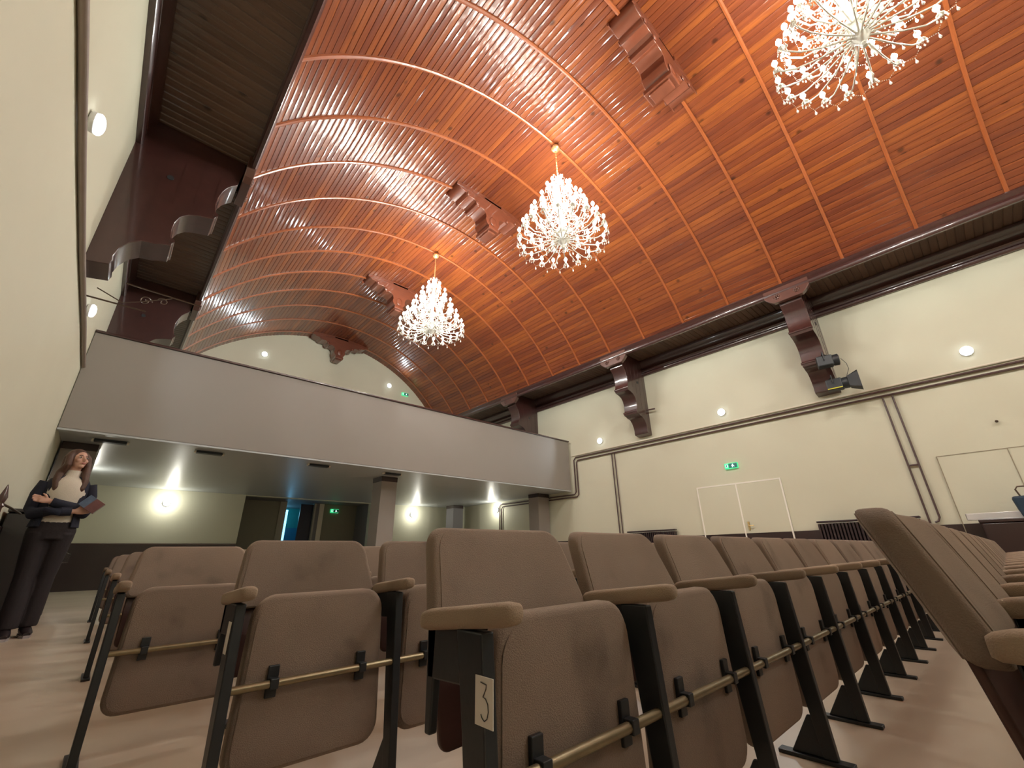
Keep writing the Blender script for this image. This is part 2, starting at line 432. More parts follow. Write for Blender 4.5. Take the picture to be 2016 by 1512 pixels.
along_y(mould(VX0-.03, 1, FAS), M['dark'])
WT = [(0, 5.50), (.05, 5.50), (.075, 5.53), (.075, 5.57), (.045, 5.60), (.045, 5.64), (.07, 5.67), (.05, 5.72), (.05, 5.76), (.075, 5.83), (.115, 5.90), (.125, 5.97), (0, 5.975)]
along_y(mould(XR, -1, WT), M['dark'])
along_y(mould(XL, 1, WT), M['dark'])
# white ledge and twin pipes along the side walls
for X, s, y1 in ((XR, -1, 8.83),):
    along_y(mould(X, s, [(0, 3.615), (0, 3.585), (.035, 3.585), (.045, 3.60), (.045, 3.615)]), M['white'], y1=y1, smooth=False)
def ppipe(name, paths, label, r=.020, m='pipe', cat='pipes', group=None):
    mb = MB()
    for p in paths: mb.tube(p, r, 8)
    return tag(mb.build(name, M[m], smooth=True), label, cat, group)
xr = XR-.04; xr2 = XR-.035
ppipe('heating_pipe', [[(xr, YB+.05, 3.53), (xr, 8.66, 3.53), (xr, 8.74, 3.45), (xr, 8.74, 2.44), (xr, 8.80, 2.37), (xr, 12.4, 2.37), (xr, 12.46, 2.30), (xr, 12.46, .4)],
                       [(xr, YB+.05, 3.43), (xr, 8.58, 3.43), (xr, 8.64, 3.37), (xr, 8.64, 2.36), (xr, 8.70, 2.29), (xr, 12.28, 2.29), (xr, 12.34, 2.2), (xr, 12.34, .4)]],
      'pair of dark pipes along the right wall, bending down round the balcony end')
xl = XL+.04
M['conduit'] = mat('taupe_painted_conduit', (.27, .22, .19), .5, noise=.1)
tag(MB().tube([(XL+.03, y, z) for y, z in ((YB+.05, 3.9), (0, 3.85), (2, 3.80), (3, 3.75), (4.1, 3.66), (5.5, 3.585), (6.5, 3.56), (7.4, 3.54), (8.2, 3.49), (8.84, 3.46))], .028, 10).build('conduit', M['conduit'], smooth=True), 'thick taupe conduit running along the left wall past the lamps', 'conduit')
ppipe('heating_pipe', [[(xr, .83, 3.40), (xr, .80, .55)], [(xr, .68, 3.40), (xr, .66, 1.12), (xr, .69, 1.06), (xr, .74, 1.04)], [(xr, .81, 2.05), (xr, .67, 2.05)]],
      'pair of thin drop pipes joined by a cross piece on the right wall', r=.016)
ppipe('heating_pipe', [[(xr, 7.27, 3.40), (xr, 7.27, .55)], [(xr, 7.17, 3.40), (xr, 7.17, .55)]],
      'pair of thin drop pipes on the right wall near the balcony', r=.016)

# brackets (corbels) that carry the vault edge
BP = [(0, 3.70), (.20, 3.74), (.215, 3.80), (.205, 3.86), (.23, 3.97), (.29, 4.09), (.38, 4.17), (.50, 4.19), (.56, 4.22), (.64, 4.24), (.655, 4.31), (.615, 4.36), (.60, 4.47), (.605, 4.58), (.64, 4.69),
      (.71, 4.77), (.80, 4.81), (.87, 4.83), (.96, 4.85), (.985, 4.93), (.955, 4.99), (.935, 5.09), (.94, 5.22), (.965, 5.34), (1.0, 5.43), (1.05, 5.50), (1.10, 5.55), (1.13, 5.80), (1.13, 5.975), (0, 5.975)]
def bracket(X, s, y0, label, group, copy_of=None):
    e = empty('wall_bracket', (X, y0, 3.70), label, 'bracket', group)
    if s > 0: e.rotation_euler = (0, 0, 0)
    b = MB().prism([(s*d, z-3.70) for d, z in BP], 'y', 0, .42); b.smooth = True
    b.build('carved_console', M['dark'], e, autosm=30, bevel=.006)
    # raised flat strips across the two scrolls
    for d, z in ((.985, 4.93), (.655, 4.31)):
        MB().tube([(s*(d-.02), -.012, z-3.70), (s*(d-.02), .432, z-3.70)], .030, 10).build('scroll_roll', M['dark'], e, smooth=True)
    # carved plate below the vault edge with two rosettes
    pl = MB().prism([(-.22, 2.27), (-.22, 2.05), (-.14, 1.96), (-.06, 1.90), (.48, 1.90), (.56, 1.96), (.64, 2.05), (.64, 2.27)], 'x', s*1.13, s*1.245)
    pt = pl.build('carved_plate', M['plate'], e, bevel=.012)
    for yy in (.02, .40):
        ro = MB()
        for q in range(6):
            a = q*PI/3; ro.ell((s*1.25, yy+.042*math.cos(a), 2.03+.042*math.sin(a)), (.018, .024, .024), n=8, m=5)
        ro.ell((s*1.255, yy, 2.03), (.024, .022, .022), n=8, m=5)
        ro.build('rosette', M['plate'], pt, smooth=True)
    gr = MB()
    for k in range(5):
        d = .14+.19*k; zb = [4.05, 4.42, 4.84, 4.98, 5.1][k]-3.70
        gr.box(min(s*d, s*(d+.006)), max(s*d, s*(d+.006)), -.004, .0, zb, 2.25)
    gr.build('plank_bead', M['dark'], e)
    MB().tube([(s*.42, -.008, 1.5), (s*.42, .004, 1.5)], .035, 12).build('bolt_hole', M['black'], e)
    return e
BG = 'carved dark wooden wall brackets under the vault edge'
bracket(XR, -1, -3.02, 'carved dark wooden bracket on the right wall, beyond the right frame edge', BG)
bracket(XR, -1, 1.43, 'carved dark wooden bracket on the right wall holding two black stage lights', BG)
bracket(XR, -1, 5.88, 'carved dark wooden bracket on the right wall with glossy scrolls and nothing hung on it', BG)
bracket(XR, -1, 10.33, 'carved dark wooden bracket on the right wall rising behind the balcony end', BG)
bracket(XL, 1, 5.88, 'large carved dark wooden bracket on the left wall with shiny curled scrolls', BG)
bracket(XL, 1, 10.33, 'carved dark wooden bracket on the left wall half hidden by the balcony', BG)

# carved bosses hanging from the crown of the vault
def boss(y0, label):
    e = empty('ceiling_boss', (CX, y0, 8.46), label, 'carved boss', 'carved wooden bosses along the crown of the vault')
    half = [(.0, -.80), (.10, -.79), (.17, -.73), (.21, -.64), (.19, -.56), (.21, -.47), (.27, -.42), (.36, -.40), (.42, -.43), (.48, -.40), (.50, -.33), (.55, -.29), (.66, -.29), (.72, -.31), (.77, -.27), (.79, -.23), (.90, -.22), (.98, -.17), (1.02, -.10), (1.02, -.02)]
    def zc(x): return math.sqrt(RV*RV-x*x)-RV
    top = [(x, zc(x)+.03) for x in (1.02, .6, .2, -.2, -.6, -1.02)]
    pts = [(-x, z) for x, z in reversed(half[1:])]+half+top
    b = MB().prism([(x, z) for x, z in pts], 'y', 0, .42); b.smooth = True
    b.build('carved_body', M['boss'], e, autosm=30, bevel=.008)
    p = MB().rbox((0, .21, -.84), (.30, .50, .10)).rbox((0, .21, -.905), (.22, .36, .05)); p.build('pendant_cap', M['boss'], e, bevel=.02)
    q = MB()
    for s in (-1, 1):
        q.tube([(s*.02, -.02 if s < 0 else -.02, -.60), (s*.02, -.012, -.60)], .05, 12)
        for yy in (-.012, .432):
            q.ell((s*.46, yy, -.35), (.055, .02, .055), n=12, m=6); q.ell((s*.72, yy, -.25), (.045, .02, .045), n=12, m=6)
    q.ell((0, -.012, -.62), (.10, .02, .12), n=14, m=6)
    q.build('carved_scroll', M['boss'], e, smooth=True)
    r = MB()
    for s in (-1, 1):
        for yy in (-.018, .42):
            r.prism([(s*x, zc(x)-.10+dz) for x, dz in ((.25, 0), (.65, 0), (1.04, .02), (1.04, .10), (.65, .10), (.25, .10))], 'y', yy, yy+.018)
    r.build('edge_moulding', M['boss'], e)
    return e
boss(1.45, 'long carved wooden boss on the vault at the top of the picture')
boss(5.92, 'long carved wooden boss on the vault, just left of the middle chandelier')
boss(10.37, 'carved wooden boss on the vault, just above the farthest chandelier on its left')
boss(14.95, 'dark carved boss with a drop in front of the arched cream end wall')

# wrought iron rods in the left bay
ir = empty('iron_scroll_bracket', (XL, 6.7, 3.6), 'thin wrought iron rod frame with scrolls beside the large left wall bracket', 'iron bracket')
MB().tube([(0, -.1, .02), (.60, -.1, .02)], .010, 6).build('rod', M['iron'], ir, smooth=True); MB().tube([(.30, .2, .48), (1.14, .2, .46)], .010, 6).build('rod', M['iron'], ir, smooth=True)
sc = MB()
def spiral(c, r0, turns, flip=1, n=26):
    return [(c[0]+flip*(r0*(1-k/n*.8))*math.cos(turns*2*PI*k/n), c[1], c[2]+(r0*(1-k/n*.8))*math.sin(turns*2*PI*k/n)) for k in range(n+1)]
sc.tube(spiral((.55, .1, .26), .07, 1.3), .007, 6).tube(spiral((.72, .15, .34), .06, 1.2, -1), .007, 6).tube([(.1, -.1, .16), (.35, 0, .10), (.5, .05, .20), (.80, .18, .44)], .007, 6)
sc.build('scroll', M['iron'], ir, smooth=True)

# ------------------------------------------------------------------ balcony
bal = empty('balcony', (0, 8.88, CEIL), 'long taupe balcony with a thin dark rail crossing the hall at the far end', 'balcony')
BY = 8.88
def loc_box(mb, *a):
    x0, x1, y0, y1, z0, z1 = a; return mb.box(x0, x1, y0-BY, y1-BY, z0-CEIL, z1-CEIL)
loc_box(MB(), XL+.005, XR-.10, BY, BY+.12, CEIL, 4.07).build('parapet', M['parapet'], bal, bevel=.01)
loc_box(MB(), XL+.005, XR-.085, BY-.03, BY+.16, 4.07, 4.11).build('handrail', M['dark'], bal, bevel=.01)
sf = loc_box(MB(), XL+.005, XR-.002, BY+.12, YG-.005, CEIL, CEIL+.12)
sf.build('soffit', M['soffit_paint'], bal)
loc_box(MB(), XL+.005, XR-.10, BY+.0, BY+.12, CEIL-.03, CEIL-.002).build('drip_edge', M['soffit_paint'], bal)
# columns under the balcony
def column(x0, x1, y0, y1, label, m='column'):
    e = empty('column', ((x0+x1)/2, (y0+y1)/2, 0), label, 'column')
    hx, hy = (x1-x0)/2, (y1-y0)/2
    MB().box(-hx, hx, -hy, hy, 0, CEIL-.10).build('shaft', M[m], e, bevel=.008)
    MB().box(-hx-.004, hx+.004, -hy-.004, hy+.004, CEIL-.12, CEIL-.002).build('collar', M['dado'], e, bevel=.004)
column(4.73, 5.15, 9.9, 10.38, 'square taupe column under the middle of the balcony')
column(10.22, 10.73, 9.9, 10.35, 'square column against the right wall under the balcony end')
column(XL+.03, -.42, 9.9, 10.4, 'dark taupe column against the left wall behind the standing woman')
column(9.95, 10.42, 14.3, 14.8, 'grey column in the far corner below the balcony, between two lamps', 'grey')
# recessed fittings in the balcony soffit
for k, x in enumerate((-.28, 1.08, 3.04, 4.75)):
    e = empty('ceiling_fitting', (x, 9.42, CEIL), ['short dark light fitting under the balcony above the woman, with a bright end', 'short dark light fitting under the balcony, next right from the woman', 'short dark light fitting under the balcony, left of the middle column', 'short dark light fitting under the balcony in front of the middle column'][k], 'light fitting', 'dark light fittings under the balcony edge')
    MB().box(-.20, .20, -.06, .06, -.045, -.005).build('casing', M['black'], e, bevel=.006)
    MB().box(-.23, -.205, -.05, .05, -.04, -.005).box(.205, .23, -.05, .05, -.04, -.005).build('end_cap', M['white'], e)
# lobby recess behind the end wall
RB = 16.7
struct(MB().box(RX0-.2, RX0, YG+.2, RB, 0, CEIL).build('wall_lobby_left', M['grey']))
struct(MB().box(RX1, RX1+.2, YG+.2, RB, 0, CEIL).build('wall_lobby_right', M['grey']))
DX0, DX1 = 4.52, 5.46
olive = mat('olive_grey_paint', (.23, .22, .16), .5, noise=.05)
struct(MB().box(RX0, DX0-.22, RB, RB+.15, 0, CEIL).box(DX1+.3, RX1, RB, RB+.15, 0, CEIL).build('wall_lobby_back', olive))
struct(MB().box(RX0-.2, RX1+.2, YG+.2, RB+2.5, CEIL, CEIL+.1).build('ceiling_lobby', M['grey']))
trim(MB().box(DX0-.22, DX0, RB-.03, RB+.15, 0, CEIL).box(DX1, DX1+.06, RB-.03, RB+.15, 0, CEIL), mat('beige_door_frame', (.36, .34, .27), .5, noise=.05))
trim(MB().box(DX1+.18, DX1+.34, RB-.04, RB+.15, 0, CEIL), M['white'])
struct(MB().box(DX1+.06, DX1+.18, RB-.01, RB+.15, 0, CEIL).build('wall_lobby_strip', M['grey']))
struct(MB().box(3.2, 7.2, 18.9, 19.1, 1.75, CEIL).build('wall_room_upper', M['teal']))
struct(MB().box(3.2, 7.2, 18.9, 19.1, 0, 1.75).build('wall_room_lower', M['bluewall']))
struct(MB().box(3.0, 3.2, RB+.15, 19.1, 0, CEIL).box(7.2, 7.4, RB+.15, 19.1, 0, CEIL).build('wall_room_side', M['bluewall']))
struct(MB().box(4.58, 4.68, RB+.3, RB+.34, 0, 2.25).build('window_1', M['daylight']))
dl = struct(MB().box(0, .44, 0, .04, .01, CEIL-.03).build('door_1', M['navyd'], loc=(5.02, RB+.10, 0)))
light('room_light', (4.6, 18.2, 2.2), 9, (.25, .7, 1.0), .2)

# exit signs
def exit_sign(loc, rz, label, lit=True):
    e = empty('exit_sign', loc, label, 'exit sign', 'green exit signs', rz)
    MB().box(-.15, .15, -.055, -.0, -.065, .065).build('casing', M['green' if lit else 'greenoff'], e, bevel=.006)
    MB().box(-.05, .145, -.062, -.056, -.052, .052).build('dark_panel', M['greenoff'], e)
    p = MB().ell((.045, -.063, .028), (.013, .003, .013), n=10, m=6).prism([(.02, -.04), (.035, -.04), (.05, -.012), (.075, -.03), (.085, -.02), (.06, .004), (.066, .014), (.03, .014), (.012, -.004), (.02, -.012), (.034, -.002), (.036, -.012)], 'y', -.066, -.063)
    p.prism([(-.12, -.03), (-.075, -.03), (-.075, .035), (-.12, .035)], 'y', -.0645, -.056)
    p.build('pictogram', M['signwhite'], e)
    MB().box(-.11, -.085, -.067, -.0655, -.025, .03).build('door_symbol', M['greenoff'], e)
exit_sign((XR, 3.93, 2.53), -PI/2, 'small green lit exit sign on the right wall above the double door')
exit_sign((6.2, RB, 2.26), 0, 'small green exit sign glowing in the dark lobby recess under the balcony')
exit_sign((8.04, YG, 7.02), 0, 'tiny green exit sign on the arched end wall above the balcony')
# pale ledge on the end wall above the balcony, seen over the rail
tag(MB().box(7.15, 8.95, YG-.14, YG-.005, 6.30, 6.60).build('wall_ledge', M['white'], bevel=.01), 'white ledge against the arched end wall above the balcony rail', 'ledge')

# ------------------------------------------------------------------ double door and blank door on the right wall
def door_obj(n, y0, y1, top, label, line_m, mid=None, w=.022, left=True):
    e = struct(bpy.data.objects.new('door_%d' % n, None)); C.objects.link(e); e.location = (XR, (y0+y1)/2, 0)
    yc = (y0+y1)/2
    MB().box(-.03, .002, y0-yc, (mid or y1)-yc-.004, DADO, top).build('door_leaf', M['wall'], e)
    if mid: MB().box(-.03, .002, mid-yc+.004, y1-yc, DADO, top).build('door_leaf', M['wall'], e)
    MB().box(-.033, .002, y0-yc, y1-yc, .01, DADO-.002).build('kick_panel', M['dado'], e)
    f = MB().box(-.036, .002, y0-yc-w, y1-yc+w, top, top+w).box(-.036, .002, y0-yc-w, y0-yc, 0, top)
    if left: f.box(-.036, .002, y1-yc, y1-yc+w, 0, top)
    if mid: f.box(-.038, .002, mid-yc-w/2, mid-yc+w/2, 0.0, top)
    f.build('door_frame', line_m, e)
    return e
d2 = door_obj(2, 2.99, 4.84, 2.09, '', mat('white_door_lining', (.88, .86, .78), .4, noise=.02), mid=3.92, w=.030)
h = MB().box(-.05, -.03, -.12, -.08, 1.06, 1.24).tube([(-.04, -.10, 1.15), (-.085, -.10, 1.15), (-.09, -.12, 1.15), (-.09, -.22, 1.15)], .010, 8)
h.tube([(-.04, -.10, 1.22), (-.075, -.10, 1.22)], .018, 8)
h.build('door_handle', M['brass'], d2, smooth=True)
d3 = door_obj(3, -1.1, .40, 2.14, '', mat('grey_door_seam', (.30, .26, .18), .6, noise=.05), mid=-.46, w=.012)  # blank door outlined by a thin seam darker than the wall
MB().box(XR-.03, XR, .04, .065, .3, DADO).build('trim_99', M['white'])['kind'] = 'structure'
tag(MB().tube([(XR-.002, -.48, 2.61), (XR-.06, -.48, 2.61)], .015, 8).ell((XR-.07, -.48, 2.60), (.022, .022, .022)).build('wall_hook', M['iron'], smooth=True), 'small metal hook on the right wall above the blank door', 'hook')

# radiators
def radiator(y0, y1, ztop, label):
    e = empty('radiator', (XR-.11, (y0+y1)/2, 0), label, 'radiator', 'dark ribbed radiators under the right wall')
    L = y1-y0; n = max(4, int(L/.055))
    MB().box(-.07, .07, -L/2, L/2, ztop-.035, ztop).build('top_cover', M['radiator'], e, bevel=.01)
    r = MB()
    for k in range(n):
        yy = -L/2+L*(k+.5)/n
        r.rbox((0, yy, (ztop-.05+.12)/2), (.11, .034, ztop-.05-.12))
    r.build('rib', M['radiator'], e, bevel=.006)['kind'] = 'stuff'
    MB().box(-.03, .03, -L/2+.05, -L/2+.1, 0, .13).box(-.03, .03, L/2-.1, L/2-.05, 0, .13).build('foot', M['radiator'], e)
radiator(5.55, 6.95, 1.17, 'dark ribbed radiator on the right wall between the drop pipes and the double door')
radiator(.90, 2.48, 1.16, 'dark ribbed radiator on the right wall between the double door and the right drop pipes')
radiator(7.45, 8.15, 1.13, 'dark ribbed radiator on the right wall, nearest the balcony')

# ------------------------------------------------------------------ wall lamps
def sconce(loc, rz, label, power, group='small bright wall lamps', under=False):
    e = empty('wall_lamp', loc, label, 'wall lamp', group, rz)
    # local -Y points into the room
    b = MB(); b.lathe([(.0, 0), (.075, 0), (.085, .012), (.085, .035), (.07, .05)], n=20)
    o = b.build('lamp_casing', M['lamp_body'], e, smooth=True); o.rotation_euler = (PI/2, 0, 0); o.location = (0, -.005, 0)
    g = MB().ell((0, -.06, 0), (.088, .04, .088), n=20, m=10); g.build('lamp_lens', M['lamp'], e, smooth=True)
    if under:
        light('lamp_light', (0, -.32, 0), power, (1, .96, .84), .05, e); return e
    l = bpy.data.lights.new('lamp_light', 'SPOT'); l.energy = power; l.color = COL_SC; l.shadow_soft_size = .05; l.spot_size = math.radians(140); l.spot_blend = .35
    lo = bpy.data.objects.new('lamp_light', l); C.objects.link(lo); lo.parent = e; lo.location = (0, -.15, 0); lo.rotation_euler = (-PI/2, 0, 0)
    return e
sconce((XR, 7.64, 3.88), -PI/2, 'small bright round wall lamp on the right wall above the pipes, nearest the balcony', P_SCONCE)
sconce((XR, 3.89, 3.87), -PI/2, 'small bright round wall lamp on the right wall above the green exit sign', P_SCONCE)
sconce((XR, -.51, 3.92), -PI/2, 'small bright round wall lamp on the right wall, nearest the right frame edge', P_SCONCE)
sconce((XL, 3.98, 3.93), PI/2, 'small bright wall lamp high on the left wall, nearer of the two there', P_SCONCE*.7)
sconce((XL, 7.30, 3.74), PI/2, 'small bright wall lamp on the left wall just above the balcony end', P_SCONCE*.7)
sconce((2.61, YG, 7.2), 0, 'small bright lamp on the arched end wall, left of the dark boss', P_SCONCE)
sconce((7.28, YG, 7.22), 0, 'small bright lamp on the arched end wall near the tiny exit sign', P_SCONCE)
sconce((1.08, YG, 2.13), 0, 'bright wall lamp under the balcony beside the woman, on the end wall', P_UNDER, under=True)
sconce((8.78, YG, 2.15), 0, 'bright wall lamp under the balcony, right of the middle column', P_UNDER, under=True)
sconce((XR, 12.62, 2.20), -PI/2, 'bright wall lamp under the balcony on the right wall beside thin pipes', P_UNDER, under=True)
sconce((XL, 12.6, 2.15), PI/2, 'wall lamp under the balcony on the left wall behind the woman', P_UNDER, under=True)

# ------------------------------------------------------------------ chandeliers
def make_chandelier():
    root = empty('chandelier', (0, 0, 0), '', 'chandelier', 'tiered crystal chandeliers')
    root.location = (0, 0, 0)
    # local z is absolute height; root sits on the axis at floor level
    top = 8.45
    MB().lathe([(.02, top), (.035, top-.02), (.075, top-.05), (.085, top-.10), (.06, top-.14), (.02, top-.16)][::-1], n=18).build('ceiling_cup', M['brass'], root, smooth=True)
    ch = MB(); z = top-.16; k = 0
    while z > 7.62:
        a = 0 if k % 2 == 0 else PI/2
        ring = [(.014*math.cos(t)*math.cos(a), .014*math.cos(t)*math.sin(a), z-.02+.024*math.sin(t)) for t in [2*PI*i/8 for i in range(9)]]
        ch.tube(ring, .0045, 5, cap=False); z -= .036; k += 1
    ch.build('chain', M['brass'], root, smooth=True)
    MB().lathe([(.0, 5.82), (.025, 5.83), (.04, 5.86), (.028, 5.89), (.06, 5.93), (.09, 5.98), (.08, 6.02), (.045, 6.06), (.05, 6.16), (.09, 6.22), (.05, 6.28), (.035, 6.38), (.09, 6.46), (.07, 6.52), (.035, 6.58), (.04, 6.74), (.08, 6.80), (.045, 6.86), (.03, 7.0), (.06, 7.08), (.03, 7.14), (.025, 7.40), (.05, 7.46), (.02, 7.52), (.012, 7.64)], n=14).build('glass_column', M['crystal'], root, smooth=True)
    tiers = [(20, .80, 6.12, 6.00), (16, .66, 6.42, 6.20), (12, .50, 6.76, 6.48), (9, .33, 7.10, 6.82), (6, .17, 7.34, 7.10)]
    for ti, (n, R, zb, zh) in enumerate(tiers):
        for k in range(n):
            a = 2*PI*(k+.5*(ti % 2))/n
            if k == 0:
                am = MB()
                path = [(.04, 0, zh), (R*.25, 0, zh-.02), (R*.5, 0, zh-.055), (R*.78, 0, zh-.05), (R*.95, 0, (zh+zb)/2-.045), (R, 0, zb-.06)]
                am.tube(path, [.012, .011, .010, .010, .010, .009], 6)
                am.lathe([(.010, zb-.062), (.035, zb-.056), (.042, zb-.046), (.034, zb-.046), (.012, zb-.05)], (R, 0, 0), 10)
                am.lathe([(.014, zb-.05), (.014, zb+.03), (.012, zb+.032)], (R, 0, 0), 8)
                arm0 = am.build('arm', M['crystal'], root, smooth=True)
                bm = MB().lathe([(.010, zb+.03), (.026, zb+.045), (.033, zb+.068), (.026, zb+.095), (.008, zb+.125)], (R, 0, 0), 8)
                b0 = bm.build('bulb', M['bulb'], arm0, smooth=True)
                dr = MB()
                for q in range(7):
                    t = 2*PI*q/7+.3; x, y = R+.045*math.cos(t), .045*math.sin(t)
                    dr.tube([(x, y, zb-.055), (x, y, zb-.075)], .0015, 4)
                    dr.lathe([(.001, zb-.125), (.010, zb-.112), (.011, zb-.103), (.003, zb-.078)], (x, y, 0), 6)
                pd = MB().tube([(R*.62, 0, zh-.055), (R*.62, 0, zh-.085)], .0015, 4).lathe([(.001, zh-.15), (.013, zh-.135), (.013, zh-.125), (.003, zh-.085)], (R*.62, 0, 0), 6)
                d0 = dr.build('crystal_drop', M['crystal'], arm0, smooth=True, autosm=25)
                d1 = pd.build('crystal_pendant', M['crystal'], arm0, smooth=True, autosm=25)
                arm = arm0
            else:
                arm = arm0.copy(); C.objects.link(arm); arm.parent = root
                for c0 in (b0, d0, d1):
                    cc = c0.copy(); C.objects.link(cc); cc.parent = arm
            arm.rotation_euler = (0, 0, a)
        # bead garlands between neighbouring arms, sagging to a drop
        gd = MB()
        for k in range(n):
            a0 = 2*PI*(k+.5*(ti % 2))/n; a1 = 2*PI*(k+1+.5*(ti % 2))/n
            rim = [(R*1.03*math.cos(a0), R*1.03*math.sin(a0), zb-.06), (R*1.05*math.cos((a0+a1)/2), R*1.05*math.sin((a0+a1)/2), zb-.14), (R*1.03*math.cos(a1), R*1.03*math.sin(a1), zb-.06)]
            for s0, s1 in ((0, 1), (1, 2)):
                for q in range(7):
                    f = q/7; x, y, zz = [rim[s0][i]*(1-f)+rim[s1][i]*f for i in range(3)]
                    gd.lathe([(.001, -.006), (.0062, 0), (.001, .006)], (x, y, zz), 5)
            x, y, zz = rim[1]
            gd.tube([(x, y, zz), (x, y, zz-.03)], .0016, 4).lathe([(.001, -.095), (.013, -.080), (.015, -.068), (.010, -.05), (.003, -.028)], (x, y, zz), 7)
        g = gd.build('bead_garland', M['crystal'], root, smooth=False)
    # inner curtain of strands
    st = MB()
    for (R, z1, z0, n) in ((.16, 7.42, 6.98, 16), (.26, 6.98, 6.62, 22), (.38, 6.66, 6.30, 28), (.50, 6.40, 6.12, 30), (.30, 6.20, 5.98, 18), (.10, 7.56, 7.30, 10)):
        for k in range(n):
            a = 2*PI*k/n
            for q in range(9):
                f = q/8; r = R*(.45+.55*f); zz = z1+(z0-z1)*f
                st.lathe([(.001, -.012), (.008, 0), (.001, .012)], (r*math.cos(a), r*math.sin(a), zz), 5)
    st.build('crystal_strand', M['crystal'], root, smooth=False)
    cr = MB()
    for k in range(8):
        a = 2*PI*k/8
        cr.tube([(.02*math.cos(a), .02*math.sin(a), 7.46), (.09*math.cos(a), .09*math.sin(a), 7.58), (.13*math.cos(a), .13*math.sin(a), 7.55), (.12*math.cos(a), .12*math.sin(a), 7.49)], .006, 5)
    cr.build('crown', M['crystal'], root, smooth=True)
    for ti, (R, zb, n, ph) in enumerate(((.80, 6.29, 4, .4), (.66, 6.60, 3, 0), (.33, 7.28, 2, .3))):
        for k in range(n):
            a = 2*PI*k/n+ph
            light('bulb_light', (R*math.cos(a), R*math.sin(a), zb), P_CHAND, COL_CH, .035, root)
    return root
ch1 = make_chandelier(); ch1.location = (CX, 3.92, 0)
ch1['label'] = 'middle lit crystal chandelier, fully in view, hanging over the seats'
for y, lab in ((8.38, 'farthest and smallest lit crystal chandelier, hanging in front of the balcony'), (-.53, 'nearest lit crystal chandelier, cut off by the top frame edge'), (-4.98, 'lit crystal chandelier behind the camera, out of the picture')):
    c = copy_tree(ch1, None, (CX, y, 0)); c['label'] = lab

# ------------------------------------------------------------------ stage lights on the bracket
def stage_light(loc, rot, label, barn, rod):
    e = empty('stage_light', loc, label, 'stage light', 'black stage lights on the wall bracket'); e.rotation_euler = rot; e.scale = (1.12, 1.12, 1.12)
    # local -Y = beam direction
    MB().box(-.09, .09, -.11, .13, -.10, .10).build('housing', M['black'], e, bevel=.02)
    b = MB().lathe([(.085, 0), (.10, .02), (.105, .09), (.085, .10)], n=16); o = b.build('lens_ring', M['black'], e, smooth=True); o.rotation_euler = (PI/2, 0, 0); o.location = (0, -.10, 0)
    MB().tube([(-.12, .02, 0), (-.12, .02, .16), (.12, .02, .16), (.12, .02, 0)], .010, 6).build('yoke', M['steel'], e)
    if barn:
        f = MB()
        for sx, sz in ((1, 0), (-1, 0), (0, 1), (0, -1)):
            if sx: f.prism([(-.20, -.09), (-.36, -.14), (-.36, .14), (-.20, .09)], 'x', sx*.10-.002, sx*.10+.002)
            else: f.add([(-.09, -.20, sz*.09), (.09, -.20, sz*.09), (.13, -.36, sz*.15), (-.13, -.36, sz*.15), (-.09, -.20, sz*.094), (.09, -.20, sz*.094), (.13, -.36, sz*.154), (-.13, -.36, sz*.154)], [(0, 1, 2, 3), (4, 7, 6, 5), (0, 4, 5, 1), (1, 5, 6, 2), (2, 6, 7, 3), (3, 7, 4, 0)])
        f.build('barn_door', M['black'], e)
        MB().box(-.095, -.091, -.10, .12, -.09, -.075).build('yellow_strip', M['yellow'], e)
    MB().tube(rod, .012, 6).build('clamp_arm', M['steel'], e)
    return e
stage_light((9.99, 1.42, 4.16), (0, 0, math.radians(14)), 'black stage light on the right wall bracket, upper of the two', False, [(0, .0, .15), (.12, -.04, .17), (.36, -.13, .15)])
stage_light((10.27, 1.42, 3.73), (0, 0, math.radians(5)), 'black stage light with open barn doors, lower of the two on the right wall bracket', True, [(0, .0, .15), (.08, .04, .18), (.20, .08, .18)])
tag(MB().tube([(10.42, 1.22, 4.30), (10.46, 1.16, 4.18), (10.44, 1.15, 4.05), (10.36, 1.22, 3.86)], .005, 5).build('power_cable', M['black'], smooth=True), 'thin black cable hanging between the two stage lights', 'cable')
tag(MB().tube([(XR-.12, 5.87, 4.42), (XR-.12, 5.62, 4.40)], .022, 8).build('pipe_stub', M['pipe'], smooth=True), 'short pipe stub sticking out of the middle right wall bracket', 'pipe stub')

# ------------------------------------------------------------------ far right: table, strip box, trolley bag
t = empty('side_table', (10.45, -.65, 0), 'dark cloth-covered table against the right wall behind the near seats', 'table')
MB().box(-.30, .30, -.85, .85, .98, 1.03).build('table_top', M['dado'], t, bevel=.01)
MB().box(-.28, .28, -.83, .83, .02, .98).build('table_cloth', M['dado'], t, bevel=.02)
cb = empty('storage_tray', (10.42, -.06, 1.03), 'pale translucent tray of cables lying on the dark table', 'tray')
mbt = MB().box(-.16, .16, -.30, .38, 0, .012).box(-.16, -.148, -.30, .38, .012, .10).box(.148, .16, -.30, .38, .012, .10).box(-.16, .16, -.30, -.288, .012, .10).box(-.16, .16, .368, .38, .012, .10)
mbt.build('tray_shell', M['plastic'], cb, bevel=.004)
MB().tube([(-.1, -.2, .04), (.05, -.05, .07), (-.05, .1, .05), (.08, .25, .08), (-.08, .3, .06)], .018, 8).build('coiled_cable', M['white'], cb, smooth=True)
bg = empty('trolley_bag', (10.32, -.48, 1.03), 'dark blue bag with a raised metal handle on the dark table at the right edge', 'bag')
MB().prism([(-.17, 0), (.19, 0), (.23, .31), (-.22, .33)], 'x', -.14, .14).build('bag_body', M['bluebag'], bg, bevel=.03)
MB().tube([(0, .12, .28), (0, .15, .42), (0, .12, .46), (0, -.10, .46), (0, -.13, .42), (0, -.12, .28)], .011, 8).build('handle', M['iron'], bg, smooth=True)
